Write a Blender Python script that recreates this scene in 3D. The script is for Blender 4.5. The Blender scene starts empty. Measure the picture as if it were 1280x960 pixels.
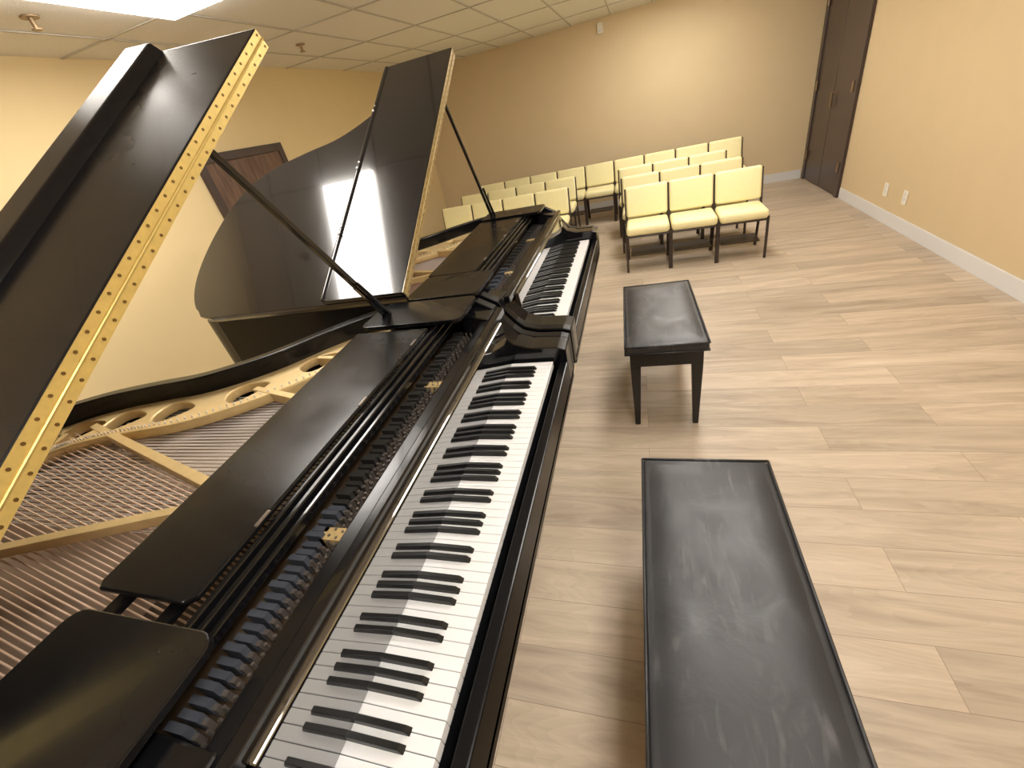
import bpy, bmesh, math, random
import numpy as np
from mathutils import Matrix, Vector
random.seed(4)
H=1.52
# ---------------------------------------------------------------- materials
def nt(name):
    m=bpy.data.materials.new(name);m.use_nodes=True
    t=m.node_tree;b=t.nodes['Principled BSDF'];return m,t,b
def mat(name,col,rough=.5,metal=0,spec=.5,coat=0,noise=0,nscale=20,bump=0,ior=None,coat_ior=1.5,rvar=0):
    m,t,b=nt(name)
    b.inputs['Base Color'].default_value=(*col,1);b.inputs['Roughness'].default_value=rough
    b.inputs['Metallic'].default_value=metal;b.inputs['Specular IOR Level'].default_value=spec
    b.inputs['Coat Weight'].default_value=coat;b.inputs['Coat Roughness'].default_value=.03;b.inputs['Coat IOR'].default_value=coat_ior
    if ior:b.inputs['IOR'].default_value=ior
    tc=t.nodes.new('ShaderNodeTexCoord');n=t.nodes.new('ShaderNodeTexNoise');n.inputs['Scale'].default_value=nscale;n.inputs['Detail'].default_value=5
    t.links.new(tc.outputs['Object'],n.inputs['Vector'])
    if noise:
        mx=t.nodes.new('ShaderNodeMixRGB');mx.blend_type='MIX'
        mx.inputs[1].default_value=(*[c*(1-noise) for c in col],1);mx.inputs[2].default_value=(*[min(1,c*(1+noise)) for c in col],1)
        t.links.new(n.outputs['Fac'],mx.inputs[0]);t.links.new(mx.outputs[0],b.inputs['Base Color'])
    if rvar:
        r=t.nodes.new('ShaderNodeMapRange');r.inputs['From Min'].default_value=.35;r.inputs['From Max'].default_value=.65
        r.inputs['To Min'].default_value=rough-rvar;r.inputs['To Max'].default_value=rough+rvar
        t.links.new(n.outputs['Fac'],r.inputs['Value']);t.links.new(r.outputs[0],b.inputs['Roughness'])
    if bump:
        bp=t.nodes.new('ShaderNodeBump');bp.inputs['Strength'].default_value=bump;bp.inputs['Distance'].default_value=.01
        t.links.new(n.outputs['Fac'],bp.inputs['Height']);t.links.new(bp.outputs[0],b.inputs['Normal'])
    return m
M={}
M['ebony']=mat('ebony_lacquer',(.005,.005,.006),.15,0,.42,.3,nscale=3)
M['rimblack']=mat('case_lacquer',(.005,.005,.006),.26,0,.25,.05,nscale=3)
M['desk']=mat('desk_satin',(.006,.006,.007),.24,0,.34,.05,nscale=5,rvar=.05)
M['lidblack']=mat('lid_lacquer',(.007,.007,.009),.13,0,.5,.45,nscale=3)
M['lidsatin']=mat('lid_satin',(.008,.008,.011),.24,0,.42,.10,nscale=3,rvar=.05)
M['fall']=mat('fallboard_gloss',(.004,.004,.005),.03,0,.9,1,ior=2.1,coat_ior=2.1)
M['white']=mat('key_ivory',(.82,.82,.82),.25,0,.5,.3)
M['bkey']=mat('key_ebony',(.010,.010,.010),.35,0,.4)
M['gold']=mat('plate_gold',(.72,.53,.25),.42,.35,.5,0,.15,30)
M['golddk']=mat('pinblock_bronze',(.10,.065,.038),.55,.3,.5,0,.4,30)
M['brass']=mat('hinge_brass',(.70,.53,.18),.35,.5,.5,0,.15,60)
M['brass2']=mat('hinge_brass_dark',(.38,.28,.12),.4,.5,.5,0,.15,60)  # darker brass tone for the second piano's lid hinge
M['screw']=mat('screw_dark',(.20,.12,.04),.4,.8)
M['copper']=mat('string_copper',(.74,.55,.44),.35,.35)
M['steel']=mat('string_steel',(.90,.87,.84),.35,.25)
M['pin']=mat('tuning_pin',(.28,.24,.21),.35,.75)
M['sound']=mat('soundboard',(.34,.24,.17),.5,0,.5,.1,.25,14)
M['sound2']=mat('soundboard_red',(.55,.24,.10),.35,0,.5,.3,.25,14)
M['felt']=mat('felt_blue',(.050,.055,.070),.9)
M['dark']=mat('interior_dark',(.02,.018,.016),.6)
M['benchwood']=mat('bench_wood',(.007,.007,.007),.3)
M['fabric']=mat('chair_vinyl',(.90,.82,.47),.6,0,.3,0,.05,40,.05)
M['frame']=mat('chair_frame',(.05,.036,.03),.4,.3)
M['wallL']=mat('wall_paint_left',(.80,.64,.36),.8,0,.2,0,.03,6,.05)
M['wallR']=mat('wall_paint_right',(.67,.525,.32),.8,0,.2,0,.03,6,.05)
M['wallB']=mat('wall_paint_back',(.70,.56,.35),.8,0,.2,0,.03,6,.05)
M['base']=mat('baseboard_white',(.72,.71,.70),.5)
M['tile']=mat('ceiling_tile',(.84,.81,.75),.9,0,.1,0,.07,90,.2)
M['grid']=mat('ceiling_grid',(.56,.52,.46),.6)
M['doordk']=mat('door_dark',(.055,.036,.033),.35,0,.5,.2,.2,8)
M['metal']=mat('sprinkler_metal',(.35,.25,.15),.4,.8)
M['outlet']=mat('outlet_cream',(.85,.80,.68),.5)
m,t,b=nt('troffer_light');b.inputs['Emission Color'].default_value=(1,.95,.885,1);b.inputs['Emission Strength'].default_value=21;M['light']=m
# leather
m,t,b=nt('bench_leather');N=t.nodes.new;Lk=t.links.new
tc=N('ShaderNodeTexCoord')
n1=N('ShaderNodeTexNoise');n1.inputs['Scale'].default_value=7;n1.inputs['Detail'].default_value=4;n1.inputs['Distortion'].default_value=.8;Lk(tc.outputs['Object'],n1.inputs['Vector'])
n3=N('ShaderNodeTexNoise');n3.inputs['Scale'].default_value=260;Lk(tc.outputs['Object'],n3.inputs['Vector'])
def scuff(rotz,sc):
    mp2=N('ShaderNodeMapping');mp2.inputs['Scale'].default_value=sc;mp2.inputs['Rotation'].default_value=(0,0,rotz);Lk(tc.outputs['Object'],mp2.inputs[0])
    n2=N('ShaderNodeTexNoise');n2.inputs['Scale'].default_value=1;n2.inputs['Detail'].default_value=2;n2.inputs['Distortion'].default_value=.5;Lk(mp2.outputs[0],n2.inputs['Vector'])
    r=N('ShaderNodeMapRange');r.inputs['From Min'].default_value=.56;r.inputs['From Max'].default_value=.80;Lk(n2.outputs['Fac'],r.inputs['Value']);return r
s1=scuff(-.7,(40,9,9));s2=scuff(.5,(36,8,8))
mx_=N('ShaderNodeMath');mx_.operation='MAXIMUM';Lk(s1.outputs[0],mx_.inputs[0]);Lk(s2.outputs[0],mx_.inputs[1])
mk=N('ShaderNodeMapRange');mk.inputs['From Min'].default_value=.45;mk.inputs['From Max'].default_value=.65;Lk(n1.outputs['Fac'],mk.inputs['Value'])
mu=N('ShaderNodeMath');mu.operation='MULTIPLY';Lk(mx_.outputs[0],mu.inputs[0]);Lk(mk.outputs[0],mu.inputs[1])
cr=N('ShaderNodeMixRGB');cr.inputs[1].default_value=(.022,.022,.024,1);cr.inputs[2].default_value=(.09,.088,.088,1)
Lk(mu.outputs[0],cr.inputs[0]);Lk(cr.outputs[0],b.inputs['Base Color'])
a3=N('ShaderNodeMath');a3.operation='MULTIPLY_ADD';a3.inputs[1].default_value=.05;Lk(n3.outputs['Fac'],a3.inputs[0]);Lk(n1.outputs['Fac'],a3.inputs[2])
bp=N('ShaderNodeBump');bp.inputs['Strength'].default_value=.3;bp.inputs['Distance'].default_value=.008;Lk(a3.outputs[0],bp.inputs['Height']);Lk(bp.outputs[0],b.inputs['Normal'])
rr=N('ShaderNodeMapRange');rr.inputs['From Min'].default_value=.3;rr.inputs['From Max'].default_value=.7;rr.inputs['To Min'].default_value=.34;rr.inputs['To Max'].default_value=.5;Lk(n1.outputs['Fac'],rr.inputs['Value']);Lk(rr.outputs[0],b.inputs['Roughness'])
M['leather']=m
# wood door
m,t,b=nt('door_walnut');tc=t.nodes.new('ShaderNodeTexCoord');mp=t.nodes.new('ShaderNodeMapping');mp.inputs['Scale'].default_value=(8,8,1)
n=t.nodes.new('ShaderNodeTexNoise');n.inputs['Scale'].default_value=6;n.inputs['Detail'].default_value=8;cr=t.nodes.new('ShaderNodeValToRGB')
cr.color_ramp.elements[0].position=.35;cr.color_ramp.elements[0].color=(.10,.055,.038,1);cr.color_ramp.elements[1].position=.7;cr.color_ramp.elements[1].color=(.18,.105,.072,1)
t.links.new(tc.outputs['Object'],mp.inputs[0]);t.links.new(mp.outputs[0],n.inputs['Vector']);t.links.new(n.outputs['Fac'],cr.inputs[0]);t.links.new(cr.outputs[0],b.inputs['Base Color']);b.inputs['Roughness'].default_value=.4
M['door']=m
# floor planks
m,t,b=nt('vinyl_plank_floor');N=t.nodes.new;Lk=t.links.new
tc=N('ShaderNodeTexCoord');br=N('ShaderNodeTexBrick');br.inputs['Scale'].default_value=1;br.inputs['Brick Width'].default_value=1.22;br.inputs['Row Height'].default_value=.165
br.inputs['Mortar Size'].default_value=.0008;br.inputs['Mortar Smooth'].default_value=0;br.inputs['Bias'].default_value=0;br.offset=.37;br.offset_frequency=2
br.inputs['Color1'].default_value=(0,0,0,1);br.inputs['Color2'].default_value=(1,1,1,1);br.inputs['Mortar'].default_value=(.3,.3,.3,1)
Lk(tc.outputs['Object'],br.inputs['Vector'])
mp=N('ShaderNodeMapping');mp.inputs['Scale'].default_value=(1.1,9,1);Lk(tc.outputs['Object'],mp.inputs[0])
ad=N('ShaderNodeVectorMath');ad.operation='ADD';sc=N('ShaderNodeVectorMath');sc.operation='SCALE';sc.inputs['Scale'].default_value=37
Lk(br.outputs['Color'],sc.inputs[0]);Lk(mp.outputs[0],ad.inputs[0]);Lk(sc.outputs[0],ad.inputs[1])
n1=N('ShaderNodeTexNoise');n1.inputs['Scale'].default_value=1.4;n1.inputs['Detail'].default_value=9;n1.inputs['Roughness'].default_value=.6;n1.inputs['Distortion'].default_value=1.0;Lk(ad.outputs[0],n1.inputs['Vector'])
n4=N('ShaderNodeTexNoise');n4.inputs['Scale'].default_value=.8;n4.inputs['Detail'].default_value=1.5;Lk(ad.outputs[0],n4.inputs['Vector'])
m1=N('ShaderNodeMath');m1.operation='MULTIPLY';m1.inputs[1].default_value=26;Lk(n4.outputs['Fac'],m1.inputs[0])
m2=N('ShaderNodeMath');m2.operation='FRACT';Lk(m1.outputs[0],m2.inputs[0])
m3=N('ShaderNodeMath');m3.operation='MULTIPLY_ADD';m3.inputs[1].default_value=.07;Lk(m2.outputs[0],m3.inputs[0]);Lk(n1.outputs['Fac'],m3.inputs[2])
cr=N('ShaderNodeValToRGB');cr.color_ramp.elements[0].position=.28;cr.color_ramp.elements[0].color=(.36,.28,.20,1);cr.color_ramp.elements[1].position=.78;cr.color_ramp.elements[1].color=(.63,.525,.40,1)
Lk(m3.outputs[0],cr.inputs[0])
hs=N('ShaderNodeMixRGB');hs.blend_type='MULTIPLY';hs.inputs[0].default_value=1
rm=N('ShaderNodeMapRange');rm.inputs['To Min'].default_value=.83;rm.inputs['To Max'].default_value=1.08;Lk(br.outputs['Color'],rm.inputs['Value'])
Lk(cr.outputs[0],hs.inputs[1]);Lk(rm.outputs[0],hs.inputs[2])
mm=N('ShaderNodeMixRGB');mm.inputs[2].default_value=(.24,.18,.13,1);Lk(br.outputs['Fac'],mm.inputs[0]);Lk(hs.outputs[0],mm.inputs[1]);Lk(mm.outputs[0],b.inputs['Base Color'])
b.inputs['Roughness'].default_value=.48;M['floor']=m
# ---------------------------------------------------------------- builders
COL=bpy.context.scene.collection
class MB:
    def __init__(s): s.v=[];s.f=[];s.m=[];s.mats=[]
    def mi(s,k):
        if k not in s.mats:s.mats.append(k)
        return s.mats.index(k)
    def add(s,vs,fs,k):
        o=len(s.v);s.v+= [tuple(v) for v in vs];i=s.mi(k)
        for f in fs:s.f.append(tuple(o+a for a in f));s.m.append(i)
    def box(s,lo,hi,k,T=None):
        x0,y0,z0=lo;x1,y1,z1=hi
        vs=[(x0,y0,z0),(x1,y0,z0),(x1,y1,z0),(x0,y1,z0),(x0,y0,z1),(x1,y0,z1),(x1,y1,z1),(x0,y1,z1)]
        if T:vs=[T(*v) for v in vs]
        s.add(vs,[(0,3,2,1),(4,5,6,7),(0,1,5,4),(1,2,6,5),(2,3,7,6),(3,0,4,7)],k)
    def prism(s,pts,z0,z1,k,T=None):
        n=len(pts);vs=[(a,b_,z0) for a,b_ in pts]+[(a,b_,z1) for a,b_ in pts]
        if T:vs=[T(*v) for v in vs]
        s.add(vs,[tuple(range(n))[::-1],tuple(range(n,2*n))]+[(i,(i+1)%n,n+(i+1)%n,n+i) for i in range(n)],k)
    def cyl(s,a,b_,r,k,n=8,r2=None):
        a=Vector(a);b_=Vector(b_);r2=r if r2 is None else r2;d=(b_-a).normalized()
        u=d.orthogonal().normalized();w=d.cross(u);vs=[]
        for c,rr in ((a,r),(b_,r2)):
            for i in range(n):
                t=2*math.pi*i/n;vs.append(c+u*math.cos(t)*rr+w*math.sin(t)*rr)
        s.add(vs,[tuple(range(n))[::-1],tuple(range(n,2*n))]+[(i,(i+1)%n,n+(i+1)%n,n+i) for i in range(n)],k)
    def obj(s,name,parent=None,bevel=0,seg=2,smooth=False,subsurf=0):
        me=bpy.data.meshes.new(name);me.from_pydata(s.v,[],s.f)
        for k in s.mats:me.materials.append(M[k])
        me.polygons.foreach_set('material_index',s.m);me.update()
        bm=bmesh.new();bm.from_mesh(me);bmesh.ops.recalc_face_normals(bm,faces=bm.faces);bm.to_mesh(me);bm.free()
        o=bpy.data.objects.new(name,me);COL.objects.link(o)
        if parent:
            o.parent=parent;o.matrix_parent_inverse=Matrix.Translation(-parent.location)
        if bevel:
            md=o.modifiers.new('bevel','BEVEL');md.width=bevel;md.segments=seg;md.limit_method='ANGLE';md.angle_limit=math.radians(40);md.harden_normals=False
        if subsurf:
            md=o.modifiers.new('ss','SUBSURF');md.levels=subsurf;md.render_levels=subsurf
        if smooth:
            for p in me.polygons:p.use_smooth=True
        return o
def one(fn,name,parent=None,**kw):
    mb=MB();fn(mb);return mb.obj(name,parent,**kw)
def empty(name,loc):
    e=bpy.data.objects.new(name,None);e.location=loc;e.empty_display_size=.1;COL.objects.link(e);return e
def curve_plate(name,loops,z0,z1,matk,parent,bev=0.002,T=None):
    cu=bpy.data.curves.new(name,'CURVE');cu.dimensions='2D';cu.fill_mode='BOTH';cu.extrude=(z1-z0)/2;cu.bevel_depth=bev;cu.bevel_resolution=1
    for lp in loops:
        sp=cu.splines.new('POLY');sp.points.add(len(lp)-1)
        for i,(a,b_) in enumerate(lp):sp.points[i].co=(a,b_,0,1)
        sp.use_cyclic_u=True
    tmp=bpy.data.objects.new('tmp',cu);COL.objects.link(tmp)
    dg=bpy.context.evaluated_depsgraph_get();me=bpy.data.meshes.new_from_object(tmp.evaluated_get(dg));bpy.data.objects.remove(tmp)
    zc=(z0+z1)/2
    for v in me.vertices:v.co.z+=zc
    me.materials.clear();me.materials.append(M[matk]);me.name=name
    o=bpy.data.objects.new(name,me);COL.objects.link(o);o.parent=parent;o.matrix_parent_inverse=Matrix.Translation(-parent.location);return o
def smoothpts(pts,n=6):
    out=[]
    P=[Vector(p) for p in pts]
    for i in range(len(P)-1):
        p0=P[max(i-1,0)];p1=P[i];p2=P[i+1];p3=P[min(i+2,len(P)-1)]
        for j in range(n):
            t=j/n;out.append(tuple(.5*((2*p1)+(p2-p0)*t+(2*p0-5*p1+4*p2-p3)*t*t+(3*p1-p0-3*p2+p3)*t**3)))
    out.append(tuple(P[-1]));return out
# ---------------------------------------------------------------- room
XR=2.13;YB=7.08;XL=-3.11;YF=-2.6;ZC=2.29
one(lambda m:m.box((XL-.1,YF-.1,-.05),(XR+.1,YB+.1,0),'floor'),'floor')
one(lambda m:m.box((XL-.1,YF-.1,ZC),(XR+.1,YB+.1,ZC+.05),'tile'),'ceiling')
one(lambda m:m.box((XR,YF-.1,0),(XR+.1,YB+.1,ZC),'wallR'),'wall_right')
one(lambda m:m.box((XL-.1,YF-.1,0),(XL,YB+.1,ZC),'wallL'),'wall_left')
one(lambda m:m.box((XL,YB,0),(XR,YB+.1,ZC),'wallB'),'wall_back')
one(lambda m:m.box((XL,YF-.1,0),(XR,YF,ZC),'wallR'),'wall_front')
one(lambda m:m.box((XR-.014,YF,0),(XR-.001,5.78,.11),'base'),'baseboard_right',bevel=.003)
one(lambda m:m.box((XL,YB-.014,0),(XR-.04,YB-.001,.11),'base'),'baseboard_back',bevel=.003)
def bl(m):
    m.box((XL+.001,YF,0),(XL+.014,2.82,.11),'base');m.box((XL+.001,3.79,0),(XL+.014,YB-.02,.11),'base')
one(bl,'baseboard_left',bevel=.003)
def gridf(m):
    y=2.36-.98*5
    while y<YB:
        if y>YF:m.box((XL,y-.008,ZC-.006),(XR,y+.008,ZC-.001),'grid')
        y+=.98
    x=-2.23-.49
    while x<XR: m.box((x-.008,YF,ZC-.006),(x+.008,YB,ZC-.001),'grid');x+=.49
one(gridf,'ceiling_grid')
for (lx,ly) in [(-1.985,1.87),(-1.985,-1.07),(.465,-.09),(.465,1.87),(.465,3.83),(.465,5.79)]:
    e=empty('ceiling_light',(lx,ly,ZC-.02))
    one(lambda m:m.box((lx-.225,ly-.47,ZC-.045),(lx+.225,ly+.47,ZC-.008),'light'),'panel',e,bevel=.01)
    def fr(m):
        for a in ((-.245,-.49,-.225,.49),(.225,-.49,.245,.49),(-.225,-.49,.225,-.47),(-.225,.47,.225,.49)):
            m.box((lx+a[0],ly+a[1],ZC-.012),(lx+a[2],ly+a[3],ZC-.006),'grid')
    one(fr,'frame',e)
for sx,sy in ((-2.51,1.88),(-2.47,3.71)):
    def sp(m):
        m.cyl((sx,sy,ZC-.008),(sx,sy,ZC-.001),.035,'metal',16);m.cyl((sx,sy,ZC-.045),(sx,sy,ZC-.008),.010,'metal',8)
        m.cyl((sx,sy,ZC-.05),(sx,sy,ZC-.045),.020,'metal',12)
    one(sp,'fire_sprinkler')
def rd(m):
    X=XR-.002
    m.box((X-.03,5.80,0),(X,5.88,2.16),'doordk');m.box((X-.03,6.98,0),(X,7.06,2.16),'doordk');m.box((X-.03,5.88,2.08),(X,6.98,2.16),'doordk')
    m.box((X-.018,5.88,.01),(X,6.425,2.08),'doordk');m.box((X-.018,6.435,.01),(X,6.98,2.08),'doordk')
    for z in (.25,1.0,1.8):
        m.cyl((X-.035,6.97,z),(X-.035,6.97,z+.1),.012,'metal');m.cyl((X-.035,5.89,z),(X-.035,5.89,z+.1),.012,'metal')
    m.cyl((X-.05,6.38,.85),(X-.05,6.38,1.0),.010,'metal')
    m.box((X-.05,6.375,.85),(X-.015,6.385,.86),'metal');m.box((X-.05,6.375,.99),(X-.015,6.385,1.0),'metal')
one(rd,'door_1',bevel=.003)
def ld(m):
    X=XL+.002
    m.box((X,2.83,0),(X+.03,2.89,1.72),'doordk');m.box((X,3.72,0),(X+.03,3.78,1.72),'doordk');m.box((X,2.89,1.66),(X+.03,3.72,1.72),'doordk')
    m.box((X,2.89,.01),(X+.018,3.72,1.66),'door');m.cyl((X+.018,2.96,.78),(X+.06,2.96,.78),.018,'metal',12);m.cyl((X+.05,2.96,.78),(X+.07,2.96,.78),.026,'metal',14)
one(ld,'door_2',bevel=.003)
for yy in (4.81,4.47):
    def ol(m):
        m.box((XR-.008,yy-.035,.215),(XR-.001,yy+.035,.325),'outlet')
        for z in (.245,.285):m.box((XR-.010,yy-.015,z),(XR-.007,yy+.015,z+.025),'base')
    one(ol,'wall_outlet',bevel=.002)
def wb(m):
    m.box((-.44,YB-.03,2.13),(-.37,YB-.001,2.24),'outlet');m.box((-.425,YB-.034,2.15),(-.385,YB-.028,2.17),'base')
one(wb,'wall_sensor',bevel=.004)
# ---------------------------------------------------------------- piano
XF=-.275
OUT=[(0,1.505),(.3,1.505),(.60,1.505)]+smoothpts([(.60,1.505),(.76,1.48),(.93,1.34),(1.08,1.17),(1.26,1.05),(1.45,1.0),(1.64,.94),(1.79,.84),(1.89,.66),(1.935,.42),(1.92,.20),(1.84,.045),(1.72,0)],5)[1:]+[(1.2,0),(.6,0),(.3,0),(0,0)]
def densify(pts,d=.03):
    o=[]
    for a,b_ in zip(pts,pts[1:]):
        n=max(1,int(math.hypot(b_[0]-a[0],b_[1]-a[1])/d))
        for i in range(n):o.append((a[0]+(b_[0]-a[0])*i/n,a[1]+(b_[1]-a[1])*i/n))
    o.append(pts[-1]);return o
def offset(pts,d):   # positive = inward
    o=[]
    for i,p in enumerate(pts):
        a=pts[max(i-1,0)];b_=pts[min(i+1,len(pts)-1)];t=Vector((b_[0]-a[0],b_[1]-a[1])).normalized()
        o.append((p[0]+t.y*d,p[1]-t.x*d))
    return o
def bent_w(s):
    for (a,b_) in zip(OUT[2:],OUT[3:]):
        if a[0]>.59 and b_[1]<=s<=a[1]:
            return max(.6,a[0]+(b_[0]-a[0])*((a[1]-s)/max(1e-6,a[1]-b_[1])))
    return 1.9
def armz(w,top):
    pr=[(0,.775),(.03,.785),(.13,.79),(.19,.81),(.23,.86),(.27,.92),(.33,top-.004),(.37,top)]
    if w>=.37:return top
    for (a,za),(b_,zb) in zip(pr,pr[1:]):
        if a<=w<=b_:
            t=(w-a)/(b_-a);return za+(zb-za)*t
    return top
def grand_piano(y0,ang,zh,flapw,flaptilt,lipw,liph,fold,soundk,hk,flapk,prop):
    E=empty('grand_piano',(XF-.9,y0+.75,0));TOP=.96
    P=lambda w,s,z:(XF-w,y0+s,z)
    def rim(m):
        o=densify(OUT);i_=offset(o,.04)
        n=len(o);vs=[]
        for a,b_ in zip(o,i_):
            z=armz(a[0],TOP);vs+=[P(*a,.62),P(*a,z),P(*b_,z),P(*b_,.62)]
        fs=[]
        for k in range(n-1):
            for j in range(4):
                fs.append((4*k+j,4*k+(j+1)%4,4*k+4+(j+1)%4,4*k+4+j))
        fs+=[(0,1,2,3),(4*n-4,4*n-3,4*n-2,4*n-1)]
        m.add(vs,fs,'rimblack')
    one(rim,'rim',E,bevel=.004)
    def arms(m):
        for s0,s1 in ((.036,.125),(1.38,1.469)):
            pts=[(w,armz(w,TOP-.02)-.002) for w in [.0,.03,.08,.13,.16,.19,.21,.23,.25,.27,.3,.33,.37]]+[(.37,.62),(0,.62)]
            n=len(pts);vs=[P(w,s0,z) for w,z in pts]+[P(w,s1,z) for w,z in pts]
            m.add(vs,[tuple(range(n)),tuple(range(n,2*n))]+[(i,(i+1)%n,n+(i+1)%n,n+i) for i in range(n)],'ebony')
        m.box((XF-.03,y0+.125,.62),(XF-.0,y0+1.38,.722),'rimblack')
        m.box((XF-.5,y0+.036,.60),(XF,y0+1.469,.64),'rimblack')
    one(arms,'cheeks_and_keyslip',E,bevel=.004)
    so=[p for p in offset(densify(OUT,.06),.034) if p[0]>.5]
    one(lambda m:m.prism([(XF-a,y0+b_) for a,b_ in so],.78,.80,soundk),'soundboard',E)
    kw=1.225/52;kx=-.326
    def wk(m):
        for i in range(52):
            ya=y0+.14+i*kw
            m.box((kx-.16,ya+.0006,.712),(kx,ya+kw-.0006,.735),'white')
        m.box((kx-.16,y0+.13,.70),(kx-.004,y0+1.375,.714),'dark')
    one(wk,'white_keys',E,bevel=.0012,seg=2)
    def bk(m):
        for i in range(51):
            if (i%7) in (0,2,3,5,6):
                yc=y0+.14+(i+1)*kw;x1=kx-.052;x0=kx-.16;h=.0065;g=.0048
                vs=[(x0,yc-h,.734),(x1,yc-h,.734),(x1,yc+h,.734),(x0,yc+h,.734),(x0,yc-g,.7475),(x1-.008,yc-g,.7465),(x1-.008,yc+g,.7465),(x0,yc+g,.7475)]
                m.add(vs,[(0,3,2,1),(4,5,6,7),(0,1,5,4),(1,2,6,5),(2,3,7,6),(3,0,4,7)],'bkey')
    one(bk,'black_keys',E,bevel=.0012,seg=2)
    def fb(m):
        xb=kx-.155
        vs=[(xb,.737),(xb-.012,.90),(xb-.03,.905),(xb-.035,.737)]
        a=y0+.125;b_=y0+1.38;n=4
        m.add([(x,a,z) for x,z in vs]+[(x,b_,z) for x,z in vs],[(0,1,2,3),(4,5,6,7)]+[(i,(i+1)%n,n+(i+1)%n,n+i) for i in range(n)],'fall')
    one(fb,'fallboard',E,bevel=.003)
    def slip(m):
        m.box((-.53,y0+.036,.895),(-.505,y0+1.47,.925),'ebony')
        m.box((-.572,y0+.036,.80),(-.53,y0+1.47,.912),'desk')
    one(slip,'fallboard_rail',E,bevel=.004)
    def pins(m):
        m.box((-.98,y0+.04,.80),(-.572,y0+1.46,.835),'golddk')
        for i in range(88):
            s=.10+i*1.31/88
            for r_ in range(3 if i>20 else 2):
                x=-.592-.020*r_-.007*(i%2);yy=y0+s+r_*.004
                m.cyl((x,yy,.835),(x,yy,.874),.0034,'pin',6)
                m.cyl((x,yy,.842),(x,yy,.852),.0052,'pin',6)
        for s in (.47,1.02):
            m.box((-.66,y0+s,.835),(-.575,y0+s+.03,.872),'gold')
        for i in range(70):
            s=.08+i*1.30/70
            m.box((-.69,y0+s,.84),(-.650,y0+s+.012,.872 if i%3 else .88),'felt' if i<26 else 'dark')
            m.box((-.650,y0+s+.001,.84),(-.640,y0+s+.010,.862),'pin')
    one(pins,'tuning_pins',E)
    def strings(m):
        n=64
        for i in range(n):
            s=.46+i*(1.42-.46)/n
            w1=min(max(bent_w(s)-.16,.74),1.70)
            for d in (0,.005):
                m.cyl(P(.50,s+d,.857),P(w1,s+d-.02*(w1-.6),.855),.0011,'steel',4)
        for i in range(40):
            s=.05+i*.42/40
            m.cyl(P(.50,s+.02,.880),P(1.80-.002*i,.09+s*1.55,.872),.0023,'copper',6)
    one(strings,'strings',E)
    body=densify(OUT,.04)
    i1=offset(body,.042);i2=offset(body,.225);i3=offset(body,.13)
    sel=[k for k,p in enumerate(body) if p[0]>.72 and p[1]>.30]
    loop=[i1[k] for k in sel]+[i2[k] for k in sel[::-1]]
    holes=[]
    for k in sel[3:-3:5]:
        c=i3[k];a=body[k-1];b_=body[k+1];t=Vector((b_[0]-a[0],b_[1]-a[1])).normalized();nn=Vector((-t.y,t.x))
        holes.append([(c[0]+t.x*.078*math.cos(q)+nn.x*.058*math.sin(q)*(1+.45*math.cos(q)),c[1]+t.y*.078*math.cos(q)+nn.y*.058*math.sin(q)*(1+.45*math.cos(q))) for q in [j*math.pi/10 for j in range(20)]])
    fl=lambda L:[(XF-a,y0+b_) for a,b_ in L]
    curve_plate('iron_plate',[fl(loop)]+[fl(h) for h in holes],.866,.890,'gold',E,.005)
    def struts(m):
        def st(a,b_,w0,z0=.862,z1=.897):
            A=Vector((XF-a[0],y0+a[1]));B=Vector((XF-b_[0],y0+b_[1]));d=(B-A).normalized();n=Vector((-d.y,d.x))*w0
            m.prism([tuple(A+n),tuple(B+n*.8),tuple(B-n*.8),tuple(A-n)],z0,z1,'gold')
        st((.58,.52),(1.62,.82),.015);st((.58,.555),(1.86,.13),.014,.884,.910);st((.45,.86),(1.05,1.02),.014);st((.45,1.16),(.92,1.22),.012)
        for i in range(110):
            t=i/110;j=t*(len(sel)-1);c=i2[sel[int(j)]];q=i2[sel[min(len(sel)-1,int(j)+1)]];fr_=j%1
            cx=c[0]+(q[0]-c[0])*fr_;cy=c[1]+(q[1]-c[1])*fr_
            m.cyl(P(cx,cy+.014,.88),P(cx,cy+.014,.905),.003,'steel',5)
    one(struts,'plate_struts',E,bevel=.005)
    def desk(m):
        m.prism([(-.945,y0+.27),(-.735,y0+.27),(-.718,y0+.285),(-.71,y0+1.245),(-1.0,y0+1.245),(-.958,y0+.285)],.955,.968,'desk')
    one(desk,'music_desk',E,bevel=.004)
    def shelf(m):
        def rr(x0,y0_,x1,y1,r):
            out=[]
            for cx,cy,a in ((x1-r,y1-r,0),(x0+r,y1-r,90),(x0+r,y0_+r,180),(x1-r,y0_+r,270)):
                for j in range(5):
                    q=math.radians(a+j*22.5);out.append((cx+r*math.cos(q),cy+r*math.sin(q)))
            return out
        m.prism(rr(-.93,y0-.03,-.61,y0+.235,.03),.962,.978,'desk')
        m.prism(rr(-1.0,y0+1.27,-.60,y0+1.48,.03),.962,.978,'desk')
        for x0,x1,z in ((-.71,-.697,.956),(-.692,-.679,.948),(-.674,-.661,.938)):
            m.box((x0,y0+.08,z-.02),(x1,y0+1.44,z),'ebony')
        m.box((-.93,y0+.2,.925),(-.90,y0+1.3,.94),'desk')
        m.box((-.80,y0+.10,.925),(-.77,y0+1.4,.938),'desk')
        for yy in (.10,1.40):m.box((-.95,y0+yy-.012,.935),(-.66,y0+yy+.012,.962),'desk')
        for yy in (.42,.80,1.12):m.box((-.722,y0+yy,.966),(-.714,y0+yy+.04,.971),'pin')
    one(shelf,'music_shelf',E,bevel=.003)
    ca,sa=math.cos(ang),math.sin(ang)
    LT=lambda w,b_,t:(XF-w,y0+b_*ca-t*sa,zh+b_*sa+t*ca)
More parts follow.
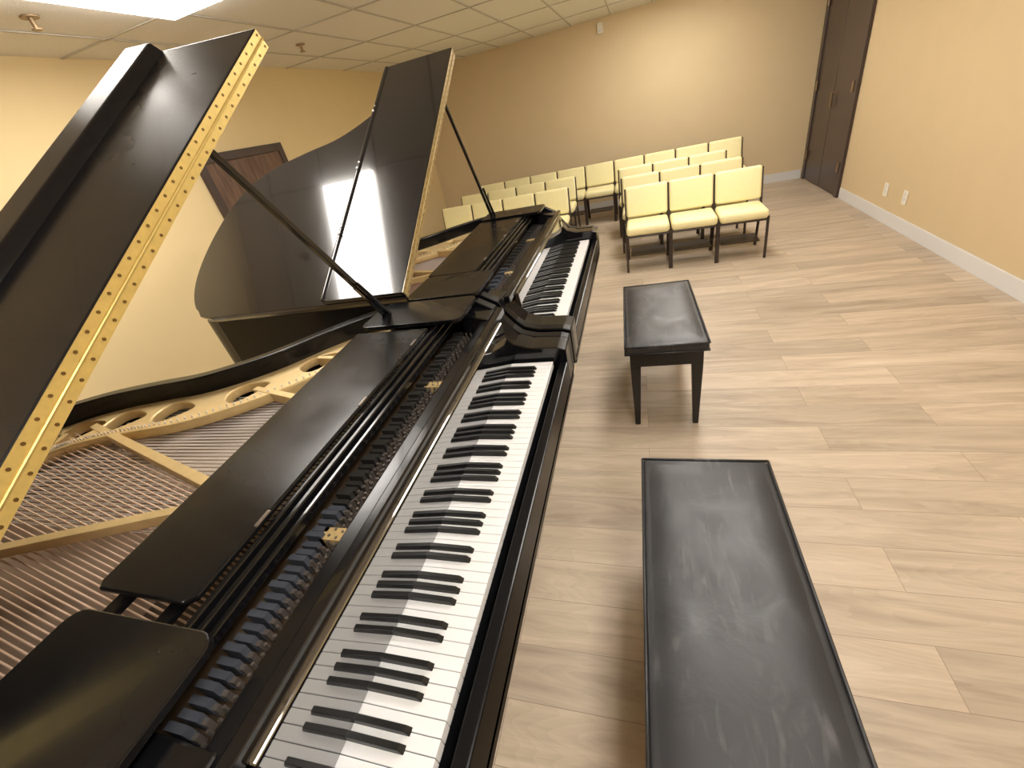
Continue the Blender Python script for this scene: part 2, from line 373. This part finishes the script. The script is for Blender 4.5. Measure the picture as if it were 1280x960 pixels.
    lo=[p for p in densify(OUT,.04) if p[0]>=fold]
    c0=[(fold,1.515)]+[(a+(.008 if a>1.6 else 0),min(b_+.010,1.515) if b_>.02 else b_-.01) for a,b_ in lo]+[(fold,-.01)]
    one(lambda m:m.prism(c0,0,.022,'lidblack',LT),'lid',E,bevel=.004)
    ct,st_=math.cos(flaptilt),math.sin(flaptilt)
    FT=lambda u,b_,t:LT(fold+u*ct-(t)*st_,b_,.024+u*st_+t*ct)
    def flap(m):
        m.prism([(0,-.01),(0,1.515),(flapw-.02,1.515),(flapw,1.495),(flapw,.01),(flapw-.02,-.01)],0,.022,flapk,FT)
        u0,u1=flapw-lipw,flapw-.004;n=4
        vs=[(u0,.020),(u0+min(.02,lipw*.3),.022+liph),(u1-.008,.022+liph),(u1,.020)]
        m.add([FT(u,-.004,t_) for u,t_ in vs]+[FT(u,1.508,t_) for u,t_ in vs],[(0,1,2,3),(4,5,6,7)]+[(i,(i+1)%n,n+(i+1)%n,n+i) for i in range(n)],flapk)
    one(flap,'lid_flap',E,bevel=.006,seg=3)
    def bump_(m):
        for b_ in (.35,.75,1.15):
            m.cyl(FT(flapw-.018,b_,.022+liph),FT(flapw-.018,b_,.027+liph),.006,'base',12)
            m.cyl(FT(flapw-.018,b_+.04,.022+liph),FT(flapw-.018,b_+.04,.025+liph),.004,'steel',12)
    if lipw<.05:one(bump_,'flap_bumpers',E)
    def hinge(m):
        m.box((fold-.002,-.005,.002),(fold,1.51,.044),hk,LT)
        m.cyl(LT(fold-.003,-.005,.023),LT(fold-.003,1.51,.023),.003,hk,8)
        for i in range(38):
            for t in (.010,.036):
                b_=.02+i*.04
                m.cyl(LT(fold-.0015,b_,t),LT(fold-.0035,b_,t),.0032,'screw',8)
    one(hinge,'lid_hinge',E)
    def pr(m):
        a,b_=prop;a=Vector(a);b_=Vector(b_)
        d=(b_-a).normalized();u=Vector((1,0,0));w=d.cross(u).normalized()
        for (p,q,hw) in ((a,a.lerp(b_,.3),.016),(a.lerp(b_,.3),b_,.010)):
            vs=[p+u*.008+w*hw,p-u*.008+w*hw,p-u*.008-w*hw,p+u*.008-w*hw]
            hw2=hw*.8;vs+=[q+u*.008+w*hw2,q-u*.008+w*hw2,q-u*.008-w*hw2,q+u*.008-w*hw2]
            m.add(vs,[(0,1,2,3),(4,5,6,7),(0,1,5,4),(1,2,6,5),(2,3,7,6),(3,0,4,7)],'ebony')
        m.box((a.x-.03,a.y-.03,TOP-.05),(a.x+.03,a.y+.04,TOP+.004),'ebony')
        c=a.lerp(b_,.02)+Vector((.018,0,0));e=a.lerp(b_,.33)+Vector((.018,0,-.01))
        m.cyl(c,e,.008,'ebony',8)
    one(pr,'lid_prop',E,bevel=.002)
    def legs(m):
        for w,s in ((.22,.14),(.22,1.36),(1.65,.35)):
            x,y,_=P(w,s,0)
            m.box((x-.07,y-.07,.50),(x+.07,y+.07,.62),'ebony')
            vs=[];
            for z,h in ((.09,.035),(.50,.055)):vs+=[(x-h,y-h,z),(x+h,y-h,z),(x+h,y+h,z),(x-h,y+h,z)]
            m.add(vs,[(0,3,2,1),(4,5,6,7),(0,1,5,4),(1,2,6,5),(2,3,7,6),(3,0,4,7)],'ebony')
            m.cyl((x,y,.03),(x,y,.09),.02,'brass',10);m.cyl((x-.015,y,.03),(x+.015,y,.03),.03,'brass',14)
        x,y,_=P(.35,.75,0)
        for dy in (-.09,.09):m.cyl((x,y+dy,.14),(x,y+dy,.62),.018,'ebony',10)
        m.box((x-.06,y-.14,.09),(x+.10,y+.14,.14),'ebony')
        for dy in (-.08,0,.08):m.box((x+.09,y+dy-.014,.085),(x+.19,y+dy+.014,.097),'brass')
        m.cyl((x,y,0.0),(x,y,.09),.012,'ebony')
    one(legs,'legs_and_lyre',E,bevel=.003)
    return E
FO=.645
grand_piano(-.05,math.radians(31.5),1.0,.415,math.radians(4.4),.12,.026,FO,'sound','brass','lidsatin',((-.95,1.36,.94),(-.95,.92,1.59)))
grand_piano(1.48,math.radians(34.3),.98,.415,0,.035,.008,FO,'sound2','brass2','lidblack',((-.95,2.88,.94),(-.95,2.47,1.655)))
# ---------------------------------------------------------------- benches
def bench(cx,cy,w,l,rot_,top):
    e=empty('piano_bench',(cx,cy,0))
    c,s=math.cos(rot_),math.sin(rot_)
    T=lambda x,y,z:(cx+x*c-y*s,cy+x*s+y*c,z)
    def cush(m):
        m.box((-w/2,-l/2,top-.05),(w/2,l/2,top-.006),'leather',T)
    one(cush,'seat_cushion',e,bevel=.012,seg=4,smooth=True)
    def pad(m):
        n1,n2=14,26;vs=[];fs=[]
        for i in range(n1+1):
            for j in range(n2+1):
                x=-w/2+.012+(w-.024)*i/n1;y=-l/2+.012+(l-.024)*j/n2
                u=min(i,n1-i)/n1*2;v=min(j,n2-j)/n2*2
                z=top-.008+.010*min(1,(u*3))**.5*min(1,(v*5))**.5+random.uniform(-.0007,.0007)
                vs.append(T(x,y,z))
        for i in range(n1):
            for j in range(n2):
                a=i*(n2+1)+j;fs.append((a,a+1,a+n2+2,a+n2+1))
        m.add(vs,fs,'leather')
    one(pad,'seat_top',e,smooth=True,subsurf=1)
    def piping(m):
        for z in (top-.008,top-.047):
            q=[T(a*(w/2),b_*(l/2),z) for a,b_ in ((-1,-1),(1,-1),(1,1),(-1,1))]
            for i in range(4):m.cyl(q[i],q[(i+1)%4],.004,'leather',8)
    one(piping,'piping',e,smooth=True)
    def fr(m):
        a=w/2-.02;b_=l/2-.02
        m.box((-a,-b_,top-.13),(a,b_,top-.052),'benchwood',T)
        for sx in (-1,1):
            for sy in (-1,1):
                x1=sx*a;y1=sy*b_;x0=x1-sx*.05;y0_=y1-sy*.05
                vs=[(x1,y1,top-.13),(x0,y1,top-.13),(x0,y0_,top-.13),(x1,y0_,top-.13),(x1-sx*.01,y1-sy*.01,0),(x1-sx*.036,y1-sy*.01,0),(x1-sx*.036,y1-sy*.036,0),(x1-sx*.01,y1-sy*.036,0)]
                m.add([T(*v) for v in vs],[(0,3,2,1),(4,5,6,7),(0,1,5,4),(1,2,6,5),(2,3,7,6),(3,0,4,7)],'benchwood')
    one(fr,'frame_and_legs',e,bevel=.003)
bench(.16,.60,.365,.93,0,.5)
bench(.082,2.19,.372,.76,math.radians(1.6),.5)
# ---------------------------------------------------------------- chairs
def chair(cx,cy,rz=0,W=.41):
    e=empty('stacking_chair',(cx,cy,0));c,s=math.cos(rz),math.sin(rz)
    T=lambda x,y,z:(cx+x*c-y*s,cy+x*s+y*c,z)
    w=W/2-.008
    def seat(m):
        m.prism([(-w,-.20),(w,-.20),(w,.16),(-w,.16)],.345,.425,'fabric',T)
    one(seat,'seat',e,bevel=.030,seg=4,smooth=True)
    def back(m):
        vs=[]
        for z,y in ((.44,.12),(.705,.18)):
            for dy in (0,.055):vs+=[(-w,y+dy,z),(w,y+dy,z)]
        m.add([T(*v) for v in vs],[(0,1,3,2),(4,5,7,6),(0,1,5,4),(2,3,7,6),(0,2,6,4),(1,3,7,5)],'fabric')
    one(back,'backrest',e,bevel=.024,seg=4,smooth=True)
    def fr(m):
        for sx in (-1,1):
            x=sx*(w+.002)
            m.cyl(T(x,-.18,0),T(x,-.16,.36),.012,'frame',8)
            m.cyl(T(x,.20,0),T(x,.13,.38),.012,'frame',8)
            m.cyl(T(x,.13,.36),T(x,.21,.69),.012,'frame',8)
            m.cyl(T(x,-.17,.345),T(x,.14,.345),.010,'frame',8)
        m.cyl(T(-w,-.17,.335),T(w,-.17,.335),.009,'frame',8);m.cyl(T(-w,.14,.34),T(w,.14,.34),.009,'frame',8)
        m.box((-w+.03,-.1,.13),(w-.03,.13,.14),'frame',T)
        b0=[T(-w+.02,.185,.45),T(w-.02,.185,.45),T(w-.02,.243,.69),T(-w+.02,.243,.69)]
        m.add(b0,[(0,1,2,3)],'frame')
    one(fr,'frame',e)
for y,x0 in ((4.34,-.14),(4.96,-.19),(5.60,-.24)):
    for i in range(3):chair(x0+.20+i*.395,y,0,.395)
for i in range(9):chair(1.26-.2-i*.395,6.42,0,.395)
for y,x0 in ((4.98,-2.35),(5.70,-2.35)):
    for i in range(4):chair(x0+.20+i*.395,y,0,.395)
# ---------------------------------------------------------------- camera
def rot(p):
    a,b,c=p
    ca,sa=np.cos(a),np.sin(a);cb,sb=np.cos(b),np.sin(b);cc,sc=np.cos(c),np.sin(c)
    fwd=np.array([sa*cb,ca*cb,-sb]); right=np.array([ca,-sa,0]); down=np.cross(fwd,right)
    return np.array([cc*right+sc*down,-sc*right+cc*down,fwd])
R=rot([-0.3659,0.5576,0.2375]);f=528.3
cam=bpy.data.cameras.new('camera');co=bpy.data.objects.new('camera',cam);COL.objects.link(co)
cam.sensor_width=36;cam.lens=f/1280*36;cam.clip_start=.02
mw=Matrix([[R[0][i],-R[1][i],-R[2][i],0] for i in range(3)]+[[0,0,0,1]]);mw.translation=(0,0,H);co.matrix_world=mw
bpy.context.scene.camera=co
w=bpy.data.worlds.new('world');bpy.context.scene.world=w;w.use_nodes=True;w.node_tree.nodes['Background'].inputs[0].default_value=(.9,.8,.65,1);w.node_tree.nodes['Background'].inputs[1].default_value=.15
bpy.context.scene.view_settings.view_transform='Standard'
bpy.context.scene.view_settings.exposure=.12
